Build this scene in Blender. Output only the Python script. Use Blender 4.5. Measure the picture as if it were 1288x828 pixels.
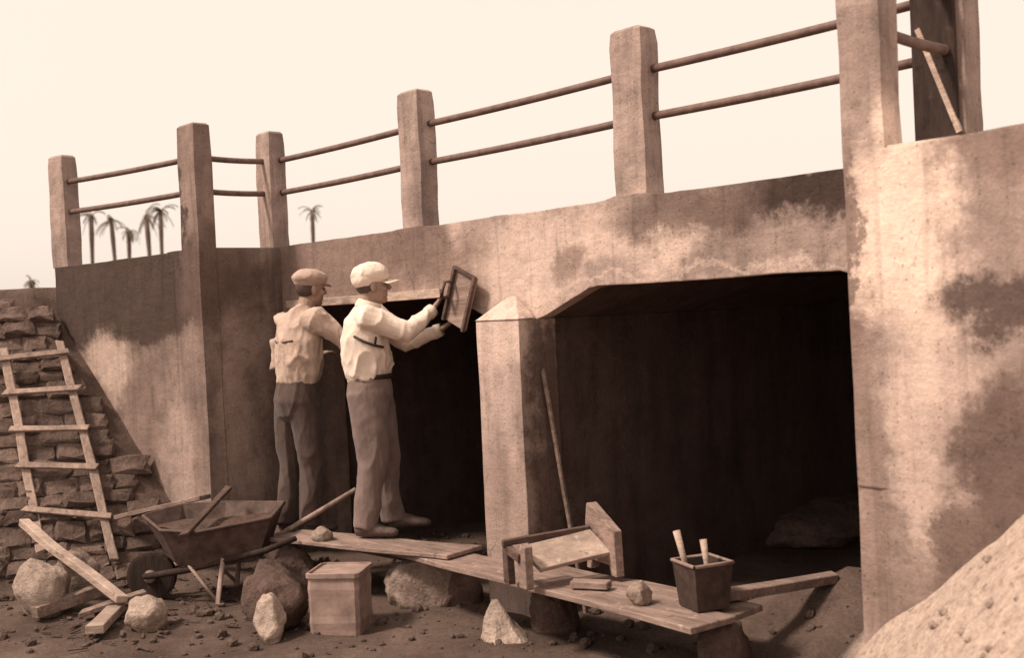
import bpy, bmesh, math, random
from mathutils import Vector, Matrix, noise
random.seed(11)
for o in list(bpy.data.objects): bpy.data.objects.remove(o)
scn = bpy.context.scene
COL = scn.collection

# ------------------------------------------------------------------ camera
H = 1.71
YAW, PIT, ROL = 0.8374, 0.0148, 0.0471
Fw = Vector((-math.sin(YAW)*math.cos(PIT), math.cos(YAW)*math.cos(PIT), -math.sin(PIT)))
r0 = Vector((math.cos(YAW), math.sin(YAW), 0)); u0 = r0.cross(Fw)
Rt = r0*math.cos(ROL) - u0*math.sin(ROL); Up = u0*math.cos(ROL) + r0*math.sin(ROL)
cd = bpy.data.cameras.new('camera'); cam = bpy.data.objects.new('camera', cd); COL.objects.link(cam)
M = Matrix.Identity(4)
for i in range(3):
    M[i][0] = Rt[i]; M[i][1] = Up[i]; M[i][2] = -Fw[i]
M[0][3], M[1][3], M[2][3] = 0, 0, H
cam.matrix_world = M
cd.sensor_width = 36; cd.lens = 1460.5/1288*36; cd.clip_start = .05; cd.clip_end = 3000
cd.dof.use_dof = True; cd.dof.focus_distance = 6.9; cd.dof.aperture_fstop = 2.6
scn.camera = cam

# ------------------------------------------------------------------ sky and sun (bright hazy overcast)
SUN_EL, SUN_AZ = math.radians(52), math.radians(-112)     # azimuth of the sun, measured from +X
w = bpy.data.worlds.new('World'); scn.world = w; w.use_nodes = True
nt = w.node_tree; nt.nodes.clear()
sky = nt.nodes.new('ShaderNodeTexSky'); sky.sky_type = 'NISHITA'; sky.sun_disc = False
sky.sun_elevation = SUN_EL; sky.sun_rotation = math.radians(90) - SUN_AZ
sky.air_density = 1.0; sky.dust_density = 6.0
bw = nt.nodes.new('ShaderNodeRGBToBW')
pw = nt.nodes.new('ShaderNodeMath'); pw.operation = 'POWER'; pw.inputs[1].default_value = .10
cb = nt.nodes.new('ShaderNodeCombineXYZ')
mu = nt.nodes.new('ShaderNodeVectorMath'); mu.operation = 'MULTIPLY'; mu.inputs[1].default_value = (2.60, 2.23, 1.92)
bg = nt.nodes.new('ShaderNodeBackground'); bg.inputs[1].default_value = .12
wo = nt.nodes.new('ShaderNodeOutputWorld')
L = nt.links.new
L(sky.outputs[0], bw.inputs[0]); L(bw.outputs[0], pw.inputs[0])
for i in range(3): L(pw.outputs[0], cb.inputs[i])
L(cb.outputs[0], mu.inputs[0]); L(mu.outputs[0], bg.inputs[0]); L(bg.outputs[0], wo.inputs[0])
sd = bpy.data.lights.new('sun', 'SUN'); so = bpy.data.objects.new('sun', sd); COL.objects.link(so)
sd.energy = 1.5; sd.angle = math.radians(10); sd.color = (1, .84, .70)
sdir = Vector((math.cos(SUN_EL)*math.cos(SUN_AZ), math.cos(SUN_EL)*math.sin(SUN_AZ), math.sin(SUN_EL)))
so.rotation_euler = sdir.to_track_quat('Z', 'Y').to_euler(); so.location = sdir*30
scn.view_settings.view_transform = 'Standard'; scn.view_settings.look = 'None'
scn.view_settings.exposure = 1.63; scn.view_settings.gamma = 1; scn.view_settings.use_curve_mapping = False
scn.render.engine = 'CYCLES'

# ------------------------------------------------------------------ helpers
def link(o, parent=None):
    COL.objects.link(o)
    if parent: o.parent = parent
    return o
def tag(o, label=None, cat=None, group=None, kind=None):
    for k, v in (('label', label), ('category', cat), ('group', group), ('kind', kind)):
        if v: o[k] = v
    return o
def empty(name, loc=(0,0,0), label=None, cat=None, group=None, kind=None):
    o = bpy.data.objects.new(name, None); o.location = loc; o.empty_display_size = .1
    return tag(link(o), label, cat, group, kind)
class MB:
    def __init__(s): s.v = []; s.f = []
    def add(s, vs, fs):
        n = len(s.v); s.v += [Vector(a) for a in vs]; s.f += [tuple(i+n for i in f) for f in fs]; return s
    def box(s, c, size, m=None):
        c = Vector(c); x, y, z = [a/2 for a in size]
        vs = [Vector((i*x, j*y, k*z)) for k in (-1,1) for j in (-1,1) for i in (-1,1)]
        if m: vs = [m @ v for v in vs]
        return s.add([c+v for v in vs], [(0,2,3,1),(4,5,7,6),(0,1,5,4),(1,3,7,5),(3,2,6,7),(2,0,4,6)])
    def ebox(s, p, q, wd, th, up=(0,0,1), n=1, j=0.):
        # board from p to q, optionally in n lengths with wander j
        p = Vector(p); q = Vector(q); d = (q-p).normalized(); sd_ = d.cross(Vector(up)).normalized(); u_ = sd_.cross(d)
        rings = []
        for i in range(n+1):
            c = p.lerp(q, i/n); o = (noise.noise_vector(c*1.7)*j) if j else Vector()
            a = wd/2*(1+(noise.noise(c*5+Vector((3,1,2)))*.12 if j else 0))
            e_ = [d*(noise.noise(c*9+Vector((sx*4, 0, 1)))*.05 if j and i in (0, n) else 0) for sx in (-1, 1, 1, -1)]
            rings.append([c+o+sd_*a*sx+u_*th/2*sz+e_[q] for q, (sx, sz) in enumerate(((-1,-1),(1,-1),(1,1),(-1,1)))])
        return s.loft(rings)
    def loft(s, rings, caps=True):
        k = len(rings[0]); vs = [v for r in rings for v in r]; fs = []
        for i in range(len(rings)-1):
            for a in range(k):
                b = (a+1) % k; fs.append((i*k+a, i*k+b, (i+1)*k+b, (i+1)*k+a))
        if caps: fs.append(tuple(range(k-1, -1, -1))); fs.append(tuple((len(rings)-1)*k+a for a in range(k)))
        return s.add(vs, fs)
    def tube(s, pts, rad, seg=12, up=None, caps=True):
        pts = [Vector(p) for p in pts]; rings = []
        for i, p in enumerate(pts):
            t = (pts[min(i+1, len(pts)-1)] - pts[max(i-1, 0)]).normalized()
            ref = Vector(up) if up else (Vector((0,0,1)) if abs(t.z) < .9 else Vector((1,0,0)))
            a = t.cross(ref).normalized(); b = a.cross(t)
            r = rad[i] if isinstance(rad, (list, tuple)) else rad
            ra, rb = r if isinstance(r, (list, tuple)) else (r, r)
            rings.append([p + a*ra*math.cos(2*math.pi*k/seg) + b*rb*math.sin(2*math.pi*k/seg) for k in range(seg)])
        return s.loft(rings, caps)
    def ball(s, c, r, m=None, seg=16, rings=10):
        c = Vector(c); r = Vector(r if isinstance(r, (list, tuple, Vector)) else (r,)*3); vs = []; fs = []
        for i in range(rings+1):
            th = math.pi*i/rings
            for k in range(seg):
                ph = 2*math.pi*k/seg
                v = Vector((r.x*math.sin(th)*math.cos(ph), r.y*math.sin(th)*math.sin(ph), r.z*math.cos(th)))
                vs.append(c + (m @ v if m else v))
        for i in range(rings):
            for k in range(seg):
                b = (k+1) % seg; fs.append((i*seg+k, (i+1)*seg+k, (i+1)*seg+b, i*seg+b))
        return s.add(vs, fs)
    def mesh(s, name):
        me = bpy.data.meshes.new(name); me.from_pydata(s.v, [], s.f)
        b = bmesh.new(); b.from_mesh(me); bmesh.ops.remove_doubles(b, verts=b.verts, dist=1e-6)
        bmesh.ops.recalc_face_normals(b, faces=b.faces); b.to_mesh(me); b.free(); return me
    def build(s, name, mt, parent=None, smooth=False, base=None, bevel=0, sub=0):
        me = s.mesh(name)
        if base is not None: me.transform(Matrix.Translation(-Vector(base)))
        if bevel or sub:
            b = bmesh.new(); b.from_mesh(me)
            if bevel: bmesh.ops.bevel(b, geom=b.edges[:], offset=bevel, segments=1, affect='EDGES', clamp_overlap=True)
            b.to_mesh(me); b.free()
        if smooth:
            for p in me.polygons: p.use_smooth = True
        me.materials.append(mt)
        return link(bpy.data.objects.new(name, me), parent)
def base_of(o): return o.location

# ------------------------------------------------------------------ materials (sepia print: every real colour is a brown)
def nodes(name, rough=.9, spec=.2):
    m = bpy.data.materials.new(name); m.use_nodes = True; t = m.node_tree
    p = t.nodes['Principled BSDF']; p.inputs['Roughness'].default_value = rough
    p.inputs['Specular IOR Level'].default_value = spec
    return m, t, p
def N(t, typ, **k):
    n = t.nodes.new(typ)
    for a, v in k.items(): setattr(n, a, v)
    return n
def noise_tex(t, vec, scale, detail=5, rough=.6, mapscale=None):
    if mapscale:
        mp = N(t, 'ShaderNodeMapping'); mp.inputs['Scale'].default_value = mapscale; t.links.new(vec, mp.inputs[0]); vec = mp.outputs[0]
    n = N(t, 'ShaderNodeTexNoise'); n.inputs['Scale'].default_value = scale
    n.inputs['Detail'].default_value = detail; n.inputs['Roughness'].default_value = rough
    t.links.new(vec, n.inputs['Vector']); return n
def ramp(t, fac, stops):
    r = N(t, 'ShaderNodeValToRGB'); e = r.color_ramp.elements
    while len(e) < len(stops): e.new(.5)
    for a, (p, c) in zip(e, stops): a.position = p; a.color = (*c, 1) if len(c) == 3 else c
    t.links.new(fac, r.inputs[0]); return r
def mix(t, fac, a, b, mode='MIX'):
    m = N(t, 'ShaderNodeMix', data_type='RGBA', blend_type=mode)
    if isinstance(fac, (int, float)): m.inputs[0].default_value = fac
    else: t.links.new(fac, m.inputs[0])
    for s_, v in ((6, a), (7, b)):
        if isinstance(v, tuple): m.inputs[s_].default_value = (*v, 1)
        else: t.links.new(v, m.inputs[s_])
    return m.outputs[2]
def bump(t, p, h, strength, dist=.02, prev=None):
    b = N(t, 'ShaderNodeBump'); b.inputs['Strength'].default_value = strength; b.inputs['Distance'].default_value = dist
    t.links.new(h, b.inputs['Height'])
    if prev: t.links.new(prev, b.inputs['Normal'])
    t.links.new(b.outputs[0], p.inputs['Normal']); return b.outputs[0]
def sep(g, k=.73, k2=.64):
    k2 = min(k-.06, k2+.012); return (g, g*(k+.012), g*k2)       # print tone

def concrete(name, lo, mid, hi, patches=(), rough=.92, drip=.34):
    """plaster and cement: cloudy, streaked, with wet, dry or shade-dark patches of fixed shape"""
    m, t, p = nodes(name, rough)
    geo = N(t, 'ShaderNodeNewGeometry').outputs['Position']
    n1 = noise_tex(t, geo, 2.3, 6, .62); n2 = noise_tex(t, geo, 9, 6, .7); n3 = noise_tex(t, geo, 7, 4, .6, (1, 1, .16))
    n4 = noise_tex(t, geo, 70, 3, .7)
    c = ramp(t, n1.outputs[0], [(.30, lo), (.5, mid), (.72, hi)]).outputs[0]
    c = mix(t, .55, c, ramp(t, n2.outputs[0], [(.25, (.45,)*3), (.5, (1,)*3), (.8, (1.25,)*3)]).outputs[0], 'MULTIPLY')
    c = mix(t, .65, c, ramp(t, n3.outputs[0], [(.3, (.5,)*3), (.55, (1,)*3), (.8, (1.2,)*3)]).outputs[0], 'MULTIPLY')
    wp = noise_tex(t, geo, 2.8, 9, .72)
    for ctr, rad, col, amt, soft in patches:
        off = N(t, 'ShaderNodeVectorMath', operation='MULTIPLY_ADD'); t.links.new(wp.outputs['Color'], off.inputs[0])
        off.inputs[1].default_value = (.55,)*3; off.inputs[2].default_value = tuple(-.275-a for a in ctr)
        ad = N(t, 'ShaderNodeVectorMath', operation='ADD'); t.links.new(geo, ad.inputs[0]); t.links.new(off.outputs[0], ad.inputs[1])
        sc = N(t, 'ShaderNodeVectorMath', operation='DIVIDE'); t.links.new(ad.outputs[0], sc.inputs[0]); sc.inputs[1].default_value = rad
        ln = N(t, 'ShaderNodeVectorMath', operation='LENGTH'); t.links.new(sc.outputs[0], ln.inputs[0])
        mr = N(t, 'ShaderNodeMapRange', interpolation_type='SMOOTHSTEP')
        mr.inputs[1].default_value = 1+soft*.7; mr.inputs[2].default_value = 1-soft*.7; mr.inputs[3].default_value = 0; mr.inputs[4].default_value = amt
        t.links.new(ln.outputs['Value'], mr.inputs[0])
        tint = mix(t, .6, col, ramp(t, n2.outputs[0], [(.25, (.55,)*3), (.5, (1,)*3), (.8, (1.2,)*3)]).outputs[0], 'MULTIPLY')
        c = mix(t, mr.outputs[0], c, tint)
    c = mix(t, .35, c, ramp(t, n4.outputs[0], [(.3, (.6,)*3), (.6, (1.05,)*3)]).outputs[0], 'MULTIPLY')
    dr = noise_tex(t, geo, 20, 3, .55, (1, 1, .05))
    c = mix(t, drip, c, ramp(t, dr.outputs[0], [(.36, (.55,)*3), (.46, (1,)*3), (.66, (1,)*3), (.74, (1.18,)*3)]).outputs[0], 'MULTIPLY')
    # trowel drags, pits and a few hairline cracks
    tr = noise_tex(t, geo, 16, 5, .7, (.35, .35, 2.2))
    c = mix(t, .16, c, ramp(t, tr.outputs[0], [(.34, (.62,)*3), (.5, (1,)*3), (.7, (1.14,)*3)]).outputs[0], 'MULTIPLY')
    wv = N(t, 'ShaderNodeVectorMath', operation='MULTIPLY_ADD'); t.links.new(n2.outputs['Color'], wv.inputs[0]); wv.inputs[1].default_value = (.12,)*3; t.links.new(geo, wv.inputs[2])
    vo = N(t, 'ShaderNodeTexVoronoi', feature='DISTANCE_TO_EDGE'); vo.inputs['Scale'].default_value = 1.7; t.links.new(wv.outputs[0], vo.inputs['Vector'])
    ck = ramp(t, vo.outputs['Distance'], [(0, (.35,)*3), (.008, (1,)*3)])
    ckm = ramp(t, n1.outputs[0], [(.5, (0,)*3), (.62, (.7,)*3)])
    c = mix(t, ckm.outputs[0], c, mix(t, 1, c, ck.outputs[0], 'MULTIPLY'))
    pt = N(t, 'ShaderNodeTexVoronoi'); pt.inputs['Scale'].default_value = 26; t.links.new(geo, pt.inputs['Vector'])
    pit = ramp(t, pt.outputs['Distance'], [(.10, (.3,)*3), (.17, (1,)*3)])
    c = mix(t, .5, c, pit.outputs[0], 'MULTIPLY')
    t.links.new(c, p.inputs['Base Color'])
    bv = N(t, 'ShaderNodeBevel', samples=4); bv.inputs['Radius'].default_value = .012
    b1 = bump(t, p, n2.outputs[0], .45, .03, bv.outputs[0]); b1 = bump(t, p, tr.outputs[0], .16, .01, b1); bump(t, p, n4.outputs[0], .35, .006, b1)
    return m
def wood(name, a, b, axis=(1, 1, 1), rough=.85):
    m, t, p = nodes(name, rough)
    co = N(t, 'ShaderNodeTexCoord').outputs['Generated']; g2 = N(t, 'ShaderNodeNewGeometry').outputs['Position']
    oi = N(t, 'ShaderNodeObjectInfo').outputs['Random']
    n1 = noise_tex(t, g2, 22, 5, .65, axis); n2 = noise_tex(t, g2, 3.5, 4, .6); n3 = noise_tex(t, g2, 60, 3, .7, axis)
    c = ramp(t, n1.outputs[0], [(.28, a), (.7, b)]).outputs[0]
    c = mix(t, .6, c, ramp(t, n2.outputs[0], [(.3, (.5,)*3), (.65, (1.15,)*3)]).outputs[0], 'MULTIPLY')
    c = mix(t, 1, c, ramp(t, oi, [(0, (.8,)*3), (1, (1.12,)*3)]).outputs[0], 'MULTIPLY')
    c = mix(t, .4, c, ramp(t, n3.outputs[0], [(.35, (.5,)*3), (.6, (1.05,)*3)]).outputs[0], 'MULTIPLY')
    n5 = noise_tex(t, g2, 13, 6, .7)
    c = mix(t, ramp(t, n5.outputs[0], [(.60, (0,)*3), (.68, (.55,)*3)]).outputs[0], c, tuple(min(.6, q_*1.5) for q_ in b))
    c = mix(t, ramp(t, n5.outputs[0], [(.32, (.7,)*3), (.40, (0,)*3)]).outputs[0], c, tuple(q_*.35 for q_ in a))
    t.links.new(c, p.inputs['Base Color']); b1 = bump(t, p, n1.outputs[0], .6, .012); bump(t, p, n3.outputs[0], .5, .005, b1)
    return m
def stone(name, a, b, scale=9, bmp=.5):
    m, t, p = nodes(name, .95, .1)
    g2 = N(t, 'ShaderNodeNewGeometry').outputs['Position']; oi = N(t, 'ShaderNodeObjectInfo').outputs['Random']
    n1 = noise_tex(t, g2, scale, 7, .68); n2 = noise_tex(t, g2, scale*6, 4, .7)
    c = ramp(t, n1.outputs[0], [(.3, a), (.68, b)]).outputs[0]
    c = mix(t, 1, c, ramp(t, oi, [(0, (.68,)*3), (1, (1.2,)*3)]).outputs[0], 'MULTIPLY')
    c = mix(t, .5, c, ramp(t, n2.outputs[0], [(.3, (.45,)*3), (.6, (1.08,)*3)]).outputs[0], 'MULTIPLY')
    t.links.new(c, p.inputs['Base Color']); b1 = bump(t, p, n1.outputs[0], bmp*1.5, .06); bump(t, p, n2.outputs[0], .8, .014, b1)
    return m
def cloth(name, a, b, scale=12):
    m, t, p = nodes(name, .95, .1)
    g2 = N(t, 'ShaderNodeNewGeometry').outputs['Position']
    n1 = noise_tex(t, g2, scale, 5, .6); n2 = noise_tex(t, g2, 320, 2, .5); n3 = noise_tex(t, g2, 26, 3, .55, (1, 1, .45))
    c = ramp(t, n1.outputs[0], [(.3, a), (.65, b)]).outputs[0]
    t.links.new(c, p.inputs['Base Color'])
    p.inputs['Sheen Weight'].default_value = .15
    cr = N(t, 'ShaderNodeTexNoise', noise_type='RIDGED_MULTIFRACTAL'); cr.inputs['Scale'].default_value = 7.5; cr.inputs['Detail'].default_value = 2.5
    cr.inputs['Distortion'].default_value = .6
    mp = N(t, 'ShaderNodeMapping'); mp.inputs['Scale'].default_value = (1, 1, .55); mp.inputs['Rotation'].default_value = (.5, .35, 0); t.links.new(g2, mp.inputs[0]); t.links.new(mp.outputs[0], cr.inputs['Vector'])
    b0 = bump(t, p, cr.outputs[0], .55, .012)
    b1 = bump(t, p, n3.outputs[0], .4, .015, b0); bump(t, p, n2.outputs[0], .25, .002, b1)
    return m
def plain(name, a, b, rough=.7, scale=20, metal=0):
    m, t, p = nodes(name, rough, .3); p.inputs['Metallic'].default_value = metal
    g2 = N(t, 'ShaderNodeNewGeometry').outputs['Position']; n1 = noise_tex(t, g2, scale, 6, .65)
    t.links.new(ramp(t, n1.outputs[0], [(.32, a), (.68, b)]).outputs[0], p.inputs['Base Color'])
    bump(t, p, n1.outputs[0], .25, .01); return m

WET = sep(.07, .64, .54); DRY = sep(.58, .74, .62); PALE = sep(.70, .75, .64); GREY = sep(.24, .68, .58)
m_fascia = concrete('plaster_fascia', sep(.25), sep(.38), sep(.52), [
    ((-6.9, 4.45, 2.12), (1.1, 1, .5), sep(.22, .66, .56), .85, .4),
    ((-5.75, 4.45, 2.12), (.35, 1, .2), sep(.17, .66, .56), .8, .5),
    ((-5.3, 4.45, 1.95), (.30, 1, .25), sep(.27, .68, .56), .8, .5),
    ((-4.78, 4.45, 1.95), (.40, 1, .30), PALE, .7, .6),
    ((-4.2, 4.45, 2.12), (.28, 1, .16), PALE, .7, .6),
    ((-3.75, 4.45, 2.02), (.22, 1, .13), PALE, .75, .6),
    ((-4.45, 4.45, 1.98), (.1, 1, .1), GREY, .7, .6),
    ((-3.4, 4.45, 2.17), (.75, 1, .15), sep(.14, .66, .56), .85, .5),
    ((-2.72, 4.45, 2.17), (.55, 1, .15), sep(.055, .62, .52), .95, .35),
    ((-3.1, 4.45, 1.98), (.40, 1, .10), sep(.30), .6, .5),
    ((-3.6, 4.45, 1.84), (1.0, 1, .02), PALE, .4, .7)])
m_post = concrete('cement_post', sep(.24), sep(.36), sep(.47), [((-7.80, 3.81, 2.42), (.14, .12, .42), WET, .9, .3), ((-3.9, 4.5, 2.2), (.2, .3, .2), PALE, .5, .5)])
m_abut_l = concrete('plaster_left', sep(.19, .7, .6), sep(.27, .7, .6), sep(.37, .72, .62), [
    ((-8.7, 3.7, 2.0), (1.55, 1.0, .42), WET, .97, .16),
    ((-7.45, 4.0, 2.06), (.35, .32, .42), sep(.14, .64, .54), .85, .5),
    ((-7.72, 3.78, 2.45), (.10, .06, .42), WET, .9, .25),
    ((-8.75, 3.62, 1.40), (.36, 1, .26), DRY, .75, .45),
    ((-8.3, 3.7, 1.0), (.12, 1, .5), GREY, .6, .5),
    ((-7.85, 3.81, .75), (.2, .5, .55), sep(.44), .6, .5),
    ((-7.38, 4.05, 1.1), (.3, .13, .7), sep(.42, .7, .6), .6, .6),
    ((-7.38, 4.55, 1.0), (.3, .25, 1.2), sep(.12, .64, .54), .8, .5)])  # last patch: shade inside the opening, put into the jamb's colour
m_abut_r = concrete('plaster_right', sep(.22), sep(.35), sep(.48), [
    ((-2.10, 3.78, 1.95), (.22, 1, .42), sep(.78, .76, .64), .9, .45),
    ((-2.34, 3.81, 1.85), (.045, .5, .42), sep(.19, .66, .56), .8, .4),
    ((-1.75, 3.71, 1.93), (.20, 1, .16), sep(.3), .7, .5),
    ((-1.70, 3.71, 1.66), (.26, 1, .10), WET, .85, .5),
    ((-1.95, 3.75, 1.45), (.22, 1, .12), PALE, .4, .7),
    ((-2.08, 3.75, 1.12), (.10, 1, .42), PALE, .5, .7),
    ((-1.72, 3.71, 1.10), (.20, 1, .34), sep(.13, .66, .56), .92, .3),
    ((-1.95, 3.75, .78), (.13, 1, .20), sep(.14, .66, .56), .85, .35),
    ((-1.72, 3.71, 2.19), (.3, 1, .09), GREY, .8, .5),
    ((-2.3, 3.8, 1.05), (.07, .5, .6), GREY, .65, .5), ((-2.2, 3.8, .62), (.16, .5, .2), sep(.2, .68, .58), .6, .6)])
m_pier = concrete('plaster_pier', sep(.34), sep(.44), sep(.55), [((-4.9, 4.3, 1.62), (.4, .5, .22), PALE, .6, .6), ((-4.9, 4.3, .6), (.4, .5, .35), GREY, .5, .5), ((-4.68, 4.52, .9), (.10, .17, 1.2), sep(.13, .64, .54), .9, .5)])  # last patch paints the opening's shade onto the pier's inner side
m_inside = concrete('shade_dark_concrete', sep(.085, .62, .54), sep(.11, .64, .56), sep(.14, .66, .58), drip=.06)  # shade under the deck painted in as a darker concrete colour
m_rail = plain('iron_pipe', sep(.10, .6, .5), sep(.2, .62, .52), .6, 15)
m_wood_pale = wood('pale_timber', sep(.30, .72, .6), sep(.58, .75, .62), (.25, .25, 1))
m_wood = wood('grey_timber', sep(.16, .68, .57), sep(.36, .70, .6), (.12, 1, 1))
m_wood_dark = wood('dark_timber', sep(.07, .62, .52), sep(.16, .64, .54), (.3, .3, 1))
m_black = wood('black_timber', sep(.03, .62, .52), sep(.06, .64, .54), (1, 1, .2))
m_ladder = wood('ladder_timber', sep(.24, .7, .58), sep(.46, .72, .6), (1, 1, .2))
m_stone = stone('slope_stone', sep(.08, .67, .56), sep(.23, .69, .58))
m_rock = stone('rock', sep(.18, .70, .58), sep(.44, .74, .62), 7)
m_rock_pale = stone('pale_rock', sep(.28, .74, .62), sep(.56, .76, .64), 7)
m_rock_dark = stone('dark_rock', sep(.08, .64, .54), sep(.19, .66, .56), 7)
m_mortar = stone('slope_bed', sep(.10, .62, .5), sep(.20, .66, .54), 14)
m_iron = plain('rusty_sheet', sep(.05, .6, .5), sep(.13, .62, .52), .75, 14)
m_pail = plain('sooty_sheet', sep(.03, .62, .52), sep(.075, .64, .54), .6, 18)
m_tin = plain('tin_sheet', sep(.20, .68, .58), sep(.38, .7, .6), .6, 9)
m_skin = plain('skin', sep(.27, .64, .5), sep(.36, .66, .52), .6, 30)
m_hair = plain('hair', sep(.05, .7, .6), sep(.10, .7, .6), .8, 60)
m_eye = plain('eye', sep(.04, .7, .6), sep(.06, .7, .6), .3, 60)
m_shirt = cloth('white_shirt', sep(.68, .8, .68), sep(.80, .82, .7))
m_shirt2 = cloth('dull_shirt', sep(.38, .73, .6), sep(.5, .74, .62))
m_panel = cloth('canvas_panel', sep(.34, .72, .58), sep(.56, .74, .6), 40)
m_cap = cloth('white_cap', sep(.68, .8, .68), sep(.8, .82, .7))
m_cap2 = cloth('tan_cap', sep(.34, .71, .58), sep(.42, .72, .6))
m_trous = cloth('grey_trousers', sep(.14, .70, .64), sep(.20, .71, .65))
m_trous2 = cloth('dark_trousers', sep(.065, .66, .58), sep(.10, .68, .6))
m_patch = cloth('knee_patch', sep(.2, .68, .6), sep(.27, .7, .62))
m_belt = plain('black_leather', sep(.025, .7, .6), sep(.04, .7, .6), .5, 40)
m_shoe = plain('dusty_leather', sep(.06, .66, .56), sep(.13, .68, .58), .8, 30)
m_bark = plain('palm_bark', sep(.12, .66, .56), sep(.2, .68, .58), .95, 8)
m_frond = plain('palm_frond', sep(.12, .72, .56), sep(.2, .72, .56), .8, 3)

def soil():
    m, t, p = nodes('earth', .97, .1)
    g = N(t, 'ShaderNodeNewGeometry').outputs['Position']
    n1 = noise_tex(t, g, 1.7, 6, .65); n2 = noise_tex(t, g, 11, 6, .7); n3 = noise_tex(t, g, 55, 4, .75)
    c = ramp(t, n1.outputs[0], [(.3, sep(.06, .66, .54)), (.68, sep(.15, .69, .57))]).outputs[0]
    # dry pale spoil tipped beside the right-hand wing wall
    d = N(t, 'ShaderNodeSeparateXYZ'); t.links.new(g, d.inputs[0])
    mr = N(t, 'ShaderNodeMapRange', interpolation_type='SMOOTHSTEP'); t.links.new(d.outputs[0], mr.inputs[0])
    mr.inputs[1].default_value = -2.55; mr.inputs[2].default_value = -2.3
    c = mix(t, mr.outputs[0], c, ramp(t, noise_tex(t, g, 24, 6, .8).outputs[0], [(.34, sep(.20, .72, .58)), (.46, sep(.44, .75, .62)), (.66, sep(.52, .76, .63))]).outputs[0])
    c = mix(t, .35, c, ramp(t, n2.outputs[0], [(.3, (.5,)*3), (.62, (1.15,)*3)]).outputs[0], 'MULTIPLY')
    c = mix(t, .6, c, ramp(t, n3.outputs[0], [(.3, (.45,)*3), (.6, (1.1,)*3)]).outputs[0], 'MULTIPLY')
    t.links.new(c, p.inputs['Base Color']); b1 = bump(t, p, n2.outputs[0], .4, .03); bump(t, p, n3.outputs[0], .7, .012, b1)
    return m
m_soil = soil()

# ------------------------------------------------------------------ layout numbers
YF, YC, YB = 4.45, 3.81, 13.0           # fascia plane, abutment front plane, far side of bridge
X0, X1, X2, X3 = -7.63, -5.836, -3.992, -2.304
ZP, ZT, ZU, ZL, ZG = 2.2635, 3.118, 2.915, 2.675, 1.825
JL, JR = -7.43, -2.354                   # inner faces of the two abutments
PX0, PX1, PY = -5.075, -4.715, 4.30      # pier
LB = Vector((-7.90, YC, 0)); LS = Vector((-.985, -.173, 0)); LN = Vector((.173, -.985, 0))
RB = Vector((JR, YC, 0)); RS = Vector((.9884, -.1516, 0)); RN = Vector((-.1516, -.9884, 0))
LO = Vector((-7.74, YC, 0))
def zl_plane(x, y):
    d = Vector((x, y, 0)) - LO; return .32 + 1.02*d.dot(LS) - .72*d.dot(LN)
def zr_plane(x, y):
    d = Vector((x, y, 0)) - RB; return .40 + .85*d.dot(RS) - 1.0*d.dot(RN)
BANK = 2.08
def smax(a, b, k=.12):
    h = max(0, k-abs(a-b))/k; return max(a, b) + h*h*k*.25
def ground_z(x, y):
    bed = .015 + .035*noise.noise(Vector((x*1.3, y*1.3, 0))) + .02*noise.noise(Vector((x*5, y*5, 3)))
    dl = Vector((x, y, 0)) - LO; dr = Vector((x, y, 0)) - RB
    nl, nr = dl.dot(LN), dr.dot(RN)
    rough = .035*noise.noise(Vector((x*3, y*3, 7))) + .008*noise.noise(Vector((x*9, y*9, 7)))
    z = bed
    if PX1 < x < JR:
        z += .31*math.exp(-((x+3.15)/.62)**2 - ((y-4.95)/.48)**2)*(1+.35*noise.noise(Vector((x*4, y*4, 1))))
    if nl > -.14 and x < -5:
        zz = min(BANK, zl_plane(x, y) - .03)
        if nl < .16: zz -= .14*(1 - max(0, nl)/.16) if dl.dot(LS) < 1.75 else 0
        z = smax(z, zz + rough*.6)
    elif x < JL-.2: z = BANK if y < YB-.1 else smax(bed, min(BANK, (JL-.2-x)*.9))
    if nr > -.14 and x > -5:
        z = smax(z, min(BANK, zr_plane(x, y)) + rough*1.6 + .016*noise.noise(Vector((x*6.5, y*6.5, 2))))
    elif x > JR+.2: z = BANK if y < YB-.1 else smax(bed, min(BANK, (x-JR-.2)*.9))
    return z

# ------------------------------------------------------------------ ground: one sheet out to the horizon
def axis_vals(lo, hi, step, far):
    a = []; x = lo
    while x < hi: a.append(x); x += step
    a.append(hi); d = step; x = hi
    while x < far: d *= 1.32; x += d; a.append(x)
    d = step; x = lo; pre = []
    while x > -far: d *= 1.32; x -= d; pre.append(x)
    return pre[::-1] + a
xs = axis_vals(-10.2, .2, .075, 1500); ys = axis_vals(.4, 7.2, .075, 1500)
gv = [(x, y, ground_z(x, y)) for y in ys for x in xs]; nx = len(xs)
gf = [(j*nx+i, j*nx+i+1, (j+1)*nx+i+1, (j+1)*nx+i) for j in range(len(ys)-1) for i in range(nx-1)]
me = bpy.data.meshes.new('ground'); me.from_pydata(gv, [], gf); me.materials.append(m_soil)
for p in me.polygons: p.use_smooth = True
tag(link(bpy.data.objects.new('ground', me)), kind='structure')

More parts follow.
